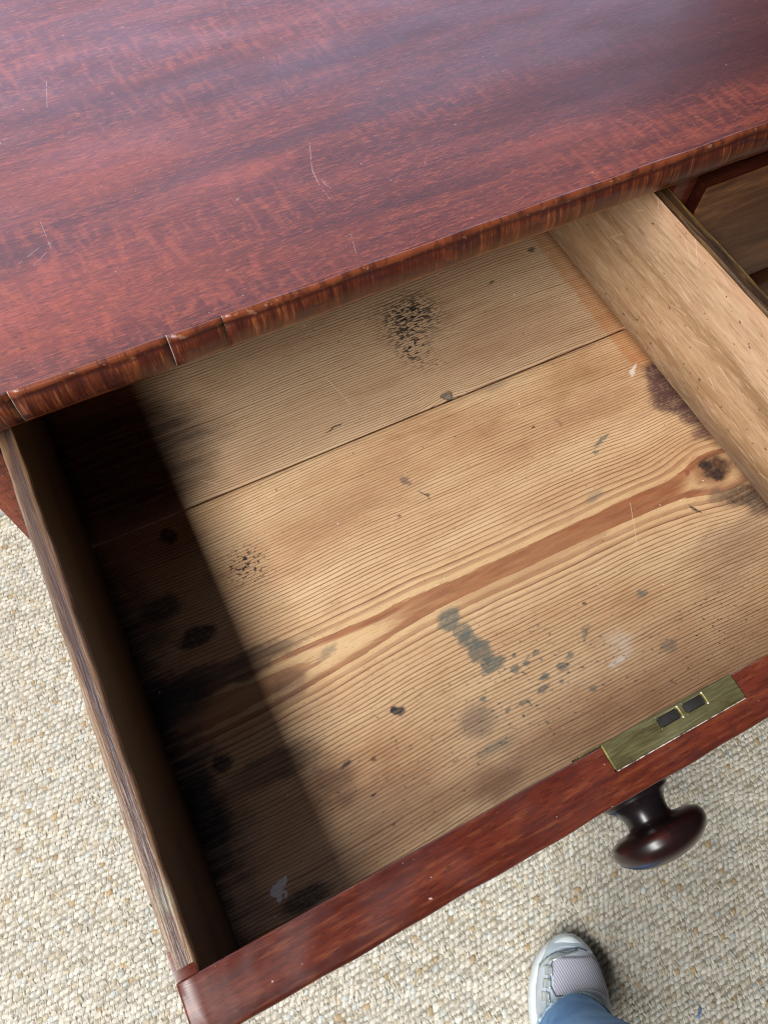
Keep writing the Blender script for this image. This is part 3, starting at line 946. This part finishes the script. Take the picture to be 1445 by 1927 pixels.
# frame
box('side_panel', XL, XL + 0.018, CY + 0.02, 0.775, FZ + 0.06, 0.0083, M['stile'], chest)
box('side_panel', XR - 0.018, XR, CY + 0.02, 0.775, FZ + 0.06, 0.0083, M['stile'], chest)
box('back_panel', XL + 0.0185, XR - 0.0185, 0.765, 0.774, FZ + 0.06, 0.0080, M['carcass'], chest)
box('stile', XL, -0.0135, CY, CY + 0.0195, FZ + 0.06, 0.0082, M['stile'], chest)
box('stile', XR - 0.0245, XR, CY, CY + 0.0195, FZ + 0.06, 0.0082, M['stile'], chest)
box('drawer_divider', 0.4836, 0.5040, CY, CY + 0.03, -0.1462, 0.0082, M['rail'], chest)
box('rail', -0.0133, XR - 0.0247, CY + 0.0004, CY + 0.03, -0.166, -0.1464, M['rail'], chest)
box('rail', -0.0133, XR - 0.0247, CY + 0.0004, CY + 0.03, -0.440, -0.420, M['rail'], chest)
box('rail', -0.0133, XR - 0.0247, CY + 0.0004, CY + 0.03, -0.735, -0.715, M['rail'], chest)
box('dust_board', -0.0133, XR - 0.0247, CY + 0.0302, 0.7648, -0.162, -0.152, M['carcass'], chest, bev=0)
box('lower_drawer_front', -0.0118, XR - 0.0262, CY - 0.010, CY + 0.012, -0.4185, -0.1675, M['veneer'], chest)
box('lower_drawer_front', -0.0118, XR - 0.0262, CY - 0.010, CY + 0.012, -0.7135, -0.4415, M['veneer'], chest)
for fx in (XL + 0.04, XR - 0.04):
    for fy in (CY + 0.045, 0.735):
        vs, fs, prof = [], [], [(0.024, FZ + 0.0601), (0.036, FZ + 0.048), (0.038, FZ + 0.035), (0.030, FZ + 0.016), (0.020, FZ - 0.002)]
        for r, z in prof:
            vs += [(fx + r * math.cos(a * math.pi / 10), fy + r * math.sin(a * math.pi / 10), z) for a in range(20)]
        for i in range(4):
            for j in range(20):
                fs.append((i * 20 + j, (i + 1) * 20 + j, (i + 1) * 20 + (j + 1) % 20, i * 20 + (j + 1) % 20))
        fs += [tuple(range(20)), tuple(range(99, 79, -1))]
        parent(mesh_obj('foot', vs, fs, M['rail'], True), chest)


# ------------------------------------------------------------------ turned knob
def knob(x, y, z, par):
    prof = [(0.0, 0.0), (0.0220, 0.0), (0.0226, 0.0012), (0.0226, 0.0026), (0.0205, 0.0036), (0.0206, 0.0052), (0.0190, 0.0066),
            (0.0172, 0.0078), (0.0148, 0.0108), (0.0134, 0.0143), (0.0130, 0.0176), (0.0138, 0.0202), (0.0180, 0.0214), (0.0235, 0.0222),
            (0.0272, 0.0238), (0.0290, 0.0268), (0.0288, 0.0302), (0.0264, 0.0342), (0.0218, 0.0376), (0.0158, 0.0402), (0.0082, 0.0418), (0.0, 0.0423)]
    n = 40
    vs, fs = [], []
    for r, t in prof:
        for j in range(n):
            a = 2 * math.pi * j / n
            vs.append((x + r * math.cos(a), y - t, z + r * math.sin(a)))
    for i in range(len(prof) - 1):
        for j in range(n):
            fs.append((i * n + j, i * n + (j + 1) % n, (i + 1) * n + (j + 1) % n, (i + 1) * n + j))
    o = mesh_obj('knob', vs, fs, M['knob'], True)
    bm = bmesh.new(); bm.from_mesh(o.data)
    bmesh.ops.remove_doubles(bm, verts=bm.verts[:], dist=1e-6)
    bmesh.ops.recalc_face_normals(bm, faces=bm.faces[:])
    bm.to_mesh(o.data); bm.free()
    return parent(o, par)


# ------------------------------------------------------------------ the open drawer
D = 0.1215                    # depth from rim to bottom
T = 0.0267                    # thickness of the front
TL = 0.0105                   # thickness of the sides
YB = 0.440                    # inner face of the back
drw = empty('open_drawer', (W / 2, 0.2, -0.145), 'open mahogany drawer with a stained bare pine bottom, pulled out of the chest', 'drawer')


def side(name_rim, x0, x1, matrim):
    s = box('side', x0, x1, -0.0012, YB + 0.012, -0.143, -0.0031, M['side' if x0 > 0.1 else 'side_shaded'], drw, bev=0.0006)
    # separate rounded rim so that its polish and wear can differ
    prof = []
    w = x1 - x0
    for k in range(9):
        a = math.pi * k / 8
        prof.append(((x0 + x1) / 2 - math.cos(a) * w / 2 * (1 - 0.12 * math.sin(a) ** 2 * 0), -0.003 + 0.0030 * min(1.0, math.sin(a) * 2.4)))
    ys = [0.0002 + (YB + 0.012 - 0.0002) * i / 90 for i in range(91)]
    vs, fs = [], []
    n = len(prof)
    for i, y in enumerate(ys):
        e = (0.00025 * math.sin(y * 95 + x0 * 9) + 0.0002 * math.sin(y * 233)) * (1 if x0 < .1 else .35)
        for (px, pz) in prof:
            vs.append((px + e, y, pz + (e * 0.8 if pz > -0.003 else 0)))
    for i in range(90):
        for k in range(n - 1):
            fs.append((i * n + k, i * n + k + 1, (i + 1) * n + k + 1, (i + 1) * n + k))
    fs.append(tuple(range(n)))
    fs.append(tuple(range(90 * n + n - 1, 90 * n - 1, -1)))
    r = mesh_obj('rim', vs, fs, matrim, True)
    bm = bmesh.new(); bm.from_mesh(r.data)
    bmesh.ops.recalc_face_normals(bm, faces=bm.faces[:]); bm.to_mesh(r.data); bm.free()
    r.parent = s
    return s


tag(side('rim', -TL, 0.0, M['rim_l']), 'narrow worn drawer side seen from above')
tag(side('rim', W, W + TL, M['rim_r']), 'scratched pale brown drawer side with a dark rim')
box('back', 0.0004, W - 0.0004, YB, YB + 0.010, -D - 0.001, -0.012, M['side'], drw)


def board(name, y0, y1, mat):
    """pine board, very slightly cupped, with a rounded edge at the joint"""
    XB = sorted([-0.004 + (W + 0.008) * i / 38 for i in range(39)] + [0.15, 0.33])
    nx, ny = 40, 24
    vs, fs = [], []
    for i in range(nx + 1):
        for j in range(ny + 1):
            x = XB[i]
            t = j / ny
            t = 0.5 - 0.5 * math.cos(math.pi * t)
            y = y0 + (y1 - y0) * t
            z = -D - 0.0005 * (2 * t - 1) ** 2 + 0.00025 * math.sin(x * 19 + y * 11)
            if j == 0 or j == ny:
                z -= 0.0007
            vs.append((x, y, z))
    n1 = ny + 1
    for i in range(nx):
        for j in range(ny):
            fs.append((i * n1 + j, (i + 1) * n1 + j, (i + 1) * n1 + j + 1, i * n1 + j + 1))
    o = mesh_obj('bottom_board', vs, fs, mat[0], True)
    for m_ in mat[1:]:
        o.data.materials.append(m_)
    for f in o.data.polygons:
        f.material_index = 0 if f.center.x < .15 else (1 if f.center.x < .33 else 2)
    md = o.modifiers.new('solid', 'SOLIDIFY')
    md.thickness = 0.008
    md.offset = -1
    return parent(o, drw)


tag(board('bottom_board', -0.003, 0.28175, M['pine_lo']), 'front pine bottom board with ink blots and a black knot')
tag(board('bottom_board', 0.28265, YB + 0.003, M['pine_hi']), 'rear pine bottom board with black flecks')

# front: a solid board, notched for the lock; built of a shaped prism with eased edges
LX0, LX1, LY = 0.2110, 0.2928, -0.0127


def drawer_front(x0, x1, y0, y1, z0, z1):
    bm = bmesh.new()
    nx = 60
    # cross-section with eased, slightly uneven arrises
    sec = [(y1, z0), (y1, z1 - 0.0006), (y1 - 0.0002, z1 - 0.0002), (y1 - 0.0008, z1), (y0 + 0.0030, z1 - 0.0001), (y0 + 0.0012, z1 - 0.0008),
           (y0 + 0.0002, z1 - 0.0024), (y0, z1 - 0.005), (y0, z0)]
    rings = []
    xs = sorted(set([x0 + (x1 - x0) * i / nx for i in range(nx + 1)] + [x0 + 0.001, x1 - 0.001]))
    for x in xs:
        e = 0.00025 * math.sin(x * 70) + 0.0002 * math.sin(x * 171)
        endr = 0.0010 if x in (x0, x1) else 0
        rings.append([bm.verts.new((x, y + (e if 3 < k < 8 else 0) + (endr if k > 4 and k < 8 else 0), z - (endr if 0 < k < 8 else 0))) for k, (y, z) in enumerate(sec)])
    n = len(sec)
    for a, b in zip(rings[:-1], rings[1:]):
        for k in range(n):
            bm.faces.new((a[k], a[(k + 1) % n], b[(k + 1) % n], b[k]))
    bm.faces.new(rings[0]); bm.faces.new(rings[-1])
    bmesh.ops.recalc_face_normals(bm, faces=bm.faces[:])
    return bm


def front_piece(x0, x1, y0=-T, y1=0.0):
    o = bm_obj('front', drawer_front(x0, x1, y0, y1, -0.145, 0.0), M['front'], True)
    o.data.set_sharp_from_angle(angle=math.radians(45))
    return o


fr = front_piece(-TL - 0.0005, W + TL + 0.0005)
tag(fr, 'worn red mahogany drawer front seen edge-on')
parent(fr, drw)
# mortise for the lock
cut = box('mortise', LX0 - 0.0003, LX1 + 0.0003, LY - 0.0003, 0.01, -0.08, 0.01, M['steel'], bev=0)
bo = fr.modifiers.new('mortise', 'BOOLEAN')
bo.object = cut
bo.operation = 'DIFFERENCE'
bo.solver = 'EXACT'
bpy.context.view_layer.update()
dg = bpy.context.evaluated_depsgraph_get()
me2 = bpy.data.meshes.new_from_object(fr.evaluated_get(dg))
fr.modifiers.clear()
fr.data = me2
bpy.data.objects.remove(cut, do_unlink=True)
# lapped corner blocks where the sides are let into the front
for xa, xb in ((-TL - 0.0002, -0.0008), (W + 0.0008, W + TL + 0.0002)):
    b_ = box('lap_joint', xa, xb, 0.0001, 0.0130, -0.020, 0.0002, M['front'], bev=0.0004)
    parent(b_, drw)


# lock: brass selvedge with two bolt openings, steel case behind
lock = box('lock_case', LX0 + 0.001, LX1 - 0.012, -0.0105, 0.0012, -0.060, -0.0030, M['steel'], drw, bev=0.0006)
h1 = (0.2441, 0.2567)
h2 = (0.2602, 0.2725)
hy0, hy1 = -0.0061, -0.0003 - 0.0006
pl = bmesh.new()
xs = [LX0, h1[0], h1[1], h2[0], h2[1], LX1]
ys = [LY, hy0, hy1, 0.0010]
zt, zb = 0.0006, -0.0014
grid = [[[pl.verts.new((x, y, z)) for z in (zt, zb)] for y in ys] for x in xs]
for i in range(5):
    for j in range(3):
        if j == 1 and i in (1, 3):
            c_ = [grid[i][j], grid[i + 1][j], grid[i + 1][j + 1], grid[i][j + 1]]
            for a, b in zip(c_, c_[1:] + c_[:1]):
                pl.faces.new((a[0], b[0], b[1], a[1]))
            continue
        pl.faces.new((grid[i][j][0], grid[i + 1][j][0], grid[i + 1][j + 1][0], grid[i][j + 1][0]))
        pl.faces.new((grid[i][j][1], grid[i][j + 1][1], grid[i + 1][j + 1][1], grid[i + 1][j][1]))
for i in range(5):
    for j in (0, 3):
        a, b = grid[i][j], grid[i + 1][j]
        pl.faces.new((a[0], a[1], b[1], b[0]))
for j in range(3):
    for i in (0, 5):
        a, b = grid[i][j], grid[i][j + 1]
        pl.faces.new((a[0], b[0], b[1], a[1]))
bmesh.ops.recalc_face_normals(pl, faces=pl.faces[:])
be = [e for e in pl.edges if e.calc_face_angle(0) > 1.0]
bmesh.ops.bevel(pl, geom=be, offset=0.00065, segments=2, affect='EDGES')
plate = bm_obj('lock_plate', pl, M['brass'], True)
plate.data.set_sharp_from_angle(angle=math.radians(60))
# glint painted on the bevels as a pale second material
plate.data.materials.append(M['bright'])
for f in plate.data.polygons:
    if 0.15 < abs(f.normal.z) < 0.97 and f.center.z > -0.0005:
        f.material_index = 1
wx = box('glint_line', LX0 + 0.001, LX1 - 0.0005, LY - 0.00062, LY - 0.00015, -0.002, 0.0003, M['glint'], bev=0.00015)  # pale strip painting in the glint along the plate's lower edge
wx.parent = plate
tag(plate, 'greenish brass lock plate let into the drawer front')
parent(plate, drw)
for (a, b) in (h1, h2):
    bl = box('lock_bolt', a + 0.0003, b - 0.0003, hy0 + 0.0003, hy1 - 0.0003, -0.004, -0.0004, M['steel'], bev=0.0003)
    bl.parent = plate
cut_l = box('lock_case_glint', LX0 - 0.012, LX0 + 0.001, 0.0002, 0.0015, -0.012, -0.0022, M['brass'], bev=0.0005)  # brass sliver added for a pale glint at the lock case's end
parent(cut_l, drw)
kn = knob(0.2395, -T - 0.0002, -0.0750, drw)
tag(kn, 'dark turned mushroom knob')

# ------------------------------------------------------------------ the closed drawer beside it
cd = empty('closed_drawer', (0.754, 0.31, -0.145), 'closed drawer with faded brown veneer and dark edge, right of the open one', 'drawer')
box('front', 0.5062, XR - 0.0262, 0.2988, 0.3200, -0.1440, -0.0004, M['dlip'], cd, bev=0.0012)
box('front_veneer', 0.5072, XR - 0.0272, 0.2962, 0.2987, -0.1430, -0.0016, M['veneer'], cd, bev=0.0008)
knob(0.754, 0.2960, -0.0725, cd)
box('side', 0.5075, 0.517, 0.3202, 0.74, -0.142, -0.004, M['carcass'], cd, bev=0)
box('side', XR - 0.037, XR - 0.0275, 0.3202, 0.74, -0.142, -0.004, M['carcass'], cd, bev=0)

# ------------------------------------------------------------------ person: one trainer and the jeans leg above it
person = empty('person', (0.22, -0.32, FZ), 'person in blue jeans and pale trainers, only one foot in view', 'person')
TOE = Vector((0.3010, -0.1860, FZ))
AX = Vector((-0.50, -0.866, 0)).normalized()      # from toe to heel
SD = Vector((-AX.y, AX.x, 0))                     # to the foot's right-hand (image right) side
if SD.x < 0:
    SD = -SD


def shoe_pt(t, s, z):
    return TOE + AX * t + SD * s + Vector((0, 0, z))


LEN = 0.275
# half-widths of the sole to either side along its length
st = [0.0, 0.006, 0.018, 0.038, 0.065, 0.095, 0.13, 0.17, 0.21, 0.245, 0.267, 0.275]
wl_ = [0.004, 0.020, 0.034, 0.0455, 0.0520, 0.0525, 0.0470, 0.0410, 0.0390, 0.0350, 0.022, 0.005]
wr_ = [0.004, 0.018, 0.030, 0.0405, 0.0480, 0.0505, 0.0480, 0.0430, 0.0400, 0.0350, 0.022, 0.005]


def interp(xs, ys, x):
    return float(np.interp(x, xs, ys))


def loft(name, rows, mat, par, sub=1, cap=True):
    n = len(rows[0])
    vs = [v for r in rows for v in r]
    fs = []
    for i in range(len(rows) - 1):
        for j in range(n):
            fs.append((i * n + j, i * n + (j + 1) % n, (i + 1) * n + (j + 1) % n, (i + 1) * n + j))
    if cap:
        fs.append(tuple(range(n)))
        fs.append(tuple((len(rows) - 1) * n + j for j in range(n - 1, -1, -1)))
    o = mesh_obj(name, vs, fs, mat, True)
    bm = bmesh.new(); bm.from_mesh(o.data)
    bmesh.ops.recalc_face_normals(bm, faces=bm.faces[:]); bm.to_mesh(o.data); bm.free()
    if sub:
        md = o.modifiers.new('sub', 'SUBSURF'); md.levels = sub; md.render_levels = sub
    if par is not None:
        parent(o, par)
    return o


# outline loop of the sole
def outline(scale, z, lift=0.0):
    pts = []
    ts = [0.0, .003, .010, .022, .04, .065, .095, .13, .17, .21, .245, .262, .272, .275]
    for t in ts:
        pts.append((t, interp(st, wr_, t)))
    for t in reversed(ts):
        pts.append((t, -interp(st, wl_, t)))
    out = []
    for t, s in pts:
        tt = LEN / 2 + (t - LEN / 2) * (1 + (scale - 1) * 0.4)
        toe_spring = 0.012 * max(0, (0.05 - t) / 0.05) ** 1.5
        out.append(shoe_pt(tt, s * scale, z + toe_spring * (1 - lift)))
    return out


shoe = loft('shoe', [outline(0.96, 0.0), outline(1.0, 0.004), outline(1.02, 0.014), outline(1.0, 0.024), outline(0.94, 0.029), outline(0.90, 0.029)], M['sole'], person, 1)
tag(shoe, 'pale grey and white running shoe')


def upper_h(t):
    return interp([0, 0.01, 0.03, 0.06, 0.10, 0.14, 0.18, 0.22, 0.275], [0.034, 0.044, 0.054, 0.062, 0.074, 0.094, 0.108, 0.108, 0.100], t)


def upper_pt(t, a, grow=0.0):
    """a from -1 (left, image) to 1 (right) across the instep"""
    w = interp(st, wr_, t) * 0.95 if a > 0 else interp(st, wl_, t) * 0.84
    h = upper_h(t)
    ang = a * math.pi / 2
    toe = min(1.0, (t + 0.004) / 0.03) ** 0.5
    e = 0.75
    s = math.copysign(abs(math.sin(ang)) ** 0.85, ang) * w
    zz = 0.024 + (h - 0.024) * (max(0.0, math.cos(ang)) ** 0.8) * toe
    p = shoe_pt(t, s, zz)
    c = shoe_pt(t + 0.02, 0, 0.02)
    return p + (p - c).normalized() * grow


def strip_surface(name, pts_ta, mat, grow, par, nt=14, na=16, thick=0.0012):
    """panel of the upper: pts_ta(t01, a01) -> (t, a)"""
    vs, fs = [], []
    for i in range(nt + 1):
        for j in range(na + 1):
            t, a = pts_ta(i / nt, j / na)
            if name != 'shoe_upper':
                t *= 0.74
            vs.append(upper_pt(max(0.0, t), a, grow))
    n1 = na + 1
    for i in range(nt):
        for j in range(na):
            fs.append((i * n1 + j, i * n1 + j + 1, (i + 1) * n1 + j + 1, (i + 1) * n1 + j))
    o = mesh_obj(name, vs, fs, mat, True)
    md = o.modifiers.new('solid', 'SOLIDIFY')
    md.thickness = thick
    md.offset = -1
    o.parent = par
    return o


strip_surface('shoe_upper', lambda i, j: (0.004 + 0.262 * i, -1 + 2 * j), M['upper'], 0.0, shoe, 30, 24, 0.002)
# glossy toe bumper, swept back along the outer side
strip_surface('toe_cap', lambda i, j: (0.001 + (0.020 + 0.016 * abs(2 * j - 1) ** 2 + (0.020 if j < .35 else 0) * (.35 - j) / .35) * i, -0.98 + 1.96 * j), M['toe'], 0.0016, shoe, 10, 24)
strip_surface('toe_overlay', lambda i, j: (0.026 + (0.014 * i) * (1 - j) ** .7 + 0.020 * (1 - j) ** 2, -0.86 + 1.0 * j), M['silver'], 0.0024, shoe, 6, 18)
strip_surface('mesh_panel', lambda i, j: (0.038 + 0.052 * i + 0.020 * i * j - 0.008 * (1 - i) * j, -0.42 + 1.22 * j + 0.10 * (i - .5)), M['smesh'], 0.0020, shoe, 14, 18)
strip_surface('side_overlay', lambda i, j: (0.050 + 0.075 * i, -0.92 + (0.40 - 0.10 * i) * j), M['upper'], 0.0024, shoe, 12, 8)
for k in range(3):
    strip_surface('reflective_tab', lambda i, j, k=k: (0.052 + 0.019 * k + 0.014 * i, -0.62 + 0.20 * j - 0.03 * k), M['silver'], 0.0034, shoe, 5, 5)
strip_surface('tongue_edge', lambda i, j: (0.098 + 0.006 * j + 0.012 * i - 0.020 * math.sin(math.pi * j) * (1 - i), -0.30 + 0.95 * j), M['upper'], 0.0036, shoe, 6, 16, 0.003)


def lace(t0, a0, t1, a1, r=0.0026, bulge=0.004):
    pts = []
    for k in range(11):
        q = k / 10
        pts.append(upper_pt(0.74 * (t0 + (t1 - t0) * q), a0 + (a1 - a0) * q, 0.0035 + bulge * math.sin(math.pi * q)))
    o = tube('lace', pts, r, M['lace'])
    o.parent = shoe


lace(0.101, -0.20, 0.112, 0.58)
lace(0.122, -0.30, 0.128, 0.45)


def seam(pairs, r=0.0007, grow=0.0034):
    pts = []
    for (t0, a0), (t1, a1) in zip(pairs[:-1], pairs[1:]):
        for k in range(6):
            q = k / 6
            pts.append(upper_pt(0.74 * (t0 + (t1 - t0) * q), a0 + (a1 - a0) * q, grow))
    pts.append(upper_pt(0.74 * pairs[-1][0], pairs[-1][1], grow))
    o = tube('seam', pts, r, M['seam'], None, 6)
    o.parent = shoe


seam([(0.052, -0.86), (0.034, -0.55), (0.026, -0.15), (0.022, 0.15), (0.026, 0.40)])
seam([(0.040, -0.70), (0.030, -0.40), (0.031, -0.10), (0.024, 0.10)])
seam([(0.040, -0.46), (0.060, -0.50), (0.080, -0.46), (0.094, -0.36)])
seam([(0.034, 0.50), (0.060, 0.84), (0.090, 0.94), (0.112, 0.88)])
seam([(0.094, -0.36), (0.090, 0.0), (0.096, 0.30), (0.112, 0.62)])


# jeans leg: hem broken over the instep, leg rising out of the picture towards the body
def leg_ring(c, rx, ry, n=36, z_front=0.0, seed=0, rag=0.0):
    out = []
    for j in range(n):
        a = 2 * math.pi * j / n
        ca, sa = math.cos(a), math.sin(a)
        wob = 1 + 0.04 * math.sin(3 * a + seed) + 0.03 * math.sin(7 * a + 2 * seed) * (1 if seed > 1 else 0.4)
        p = c + AX * (-ca * ry * wob) + SD * (sa * rx * wob)
        p.z += z_front * ca + rag * math.sin(j * 2.1 + seed)
        out.append(p)
    return out


rows = []
base = TOE + AX * 0.116 + SD * -0.006
spec = [(0.085, 0.0535, 0.058, -0.006, 0.000), (0.092, 0.0555, 0.060, -0.006, 0.0), (0.112, 0.0550, 0.060, -0.004, 0.0), (0.14, 0.056, 0.060, -0.003, 0.0), (0.20, 0.057, 0.062, 0, 0), (0.28, 0.060, 0.066, 0, 0),
        (0.36, 0.068, 0.074, 0, 0), (0.44, 0.071, 0.076, 0, 0), (0.52, 0.072, 0.078, 0, 0)]
for k, (z, rx, ry, zf, rag) in enumerate(spec):
    c = base + Vector((-0.02 * (z / 0.5), -0.03 * (z / 0.5), z))
    rows.append(leg_ring(c, rx, ry, 36, zf, k * 1.3, rag))
inner = [Vector(p) * 1 for p in rows[0]]
cz = sum((p for p in inner), Vector()) / len(inner)
rows_in = [[cz + (p - cz) * 0.95 + Vector((0, 0, 0.03)) for p in inner]]
jeans = loft('jeans_leg', rows_in + rows, M['denim'], person, 1)
tag(jeans, 'blue denim trouser leg with a frayed hem')
# frayed hem: thick rolled edge with dangling threads
hp = []
ring = rows[0]
hem = tube('hem', ring + ring[:2], 0.0034, M['hem'], None, 8)
hem.parent = jeans
bm = bmesh.new()
rr = random.Random(5)
for j in range(150):
    q = rr.random() * len(ring)
    i0 = int(q) % len(ring)
    p = ring[i0].lerp(ring[(i0 + 1) % len(ring)], q - int(q))
    outw = (p - cz); outw.z = 0; outw.normalize()
    d = (outw * rr.uniform(.2, 1.0) + Vector((rr.uniform(-.6, .6), rr.uniform(-.6, .6), -rr.uniform(.2, .9)))).normalized() * rr.uniform(.003, .009)
    s_ = d.orthogonal().normalized() * 0.0005
    t_ = d.cross(s_).normalized() * 0.0005
    a = [bm.verts.new(p + s_), bm.verts.new(p - s_ * .5 + t_), bm.verts.new(p - s_ * .5 - t_)]
    e = bm.verts.new(p + d)
    for k in range(3):
        bm.faces.new((a[k], a[(k + 1) % 3], e))
fray = bm_obj('fraying', bm, M['hem'])
fray['kind'] = 'stuff'
fray.parent = jeans
# ankle in a sock inside the leg
sock = loft('sock', [leg_ring(TOE + AX * 0.125 + Vector((0, 0, z)), 0.036, 0.040, 20) for z in (0.085, 0.12, 0.18)], M['skin'], person, 1)

# small blue thread dropped on the rug
th = tube('blue_thread', [(0.409, -0.352, FZ + 0.002), (0.411, -0.349, FZ + 0.004), (0.414, -0.3475, FZ + 0.0035), (0.417, -0.3465, FZ + 0.002), (0.4185, -0.343, FZ + 0.0015)], 0.0011, M['blue'])
tag(th, 'tiny scrap of bright blue thread lying on the rug', 'thread')
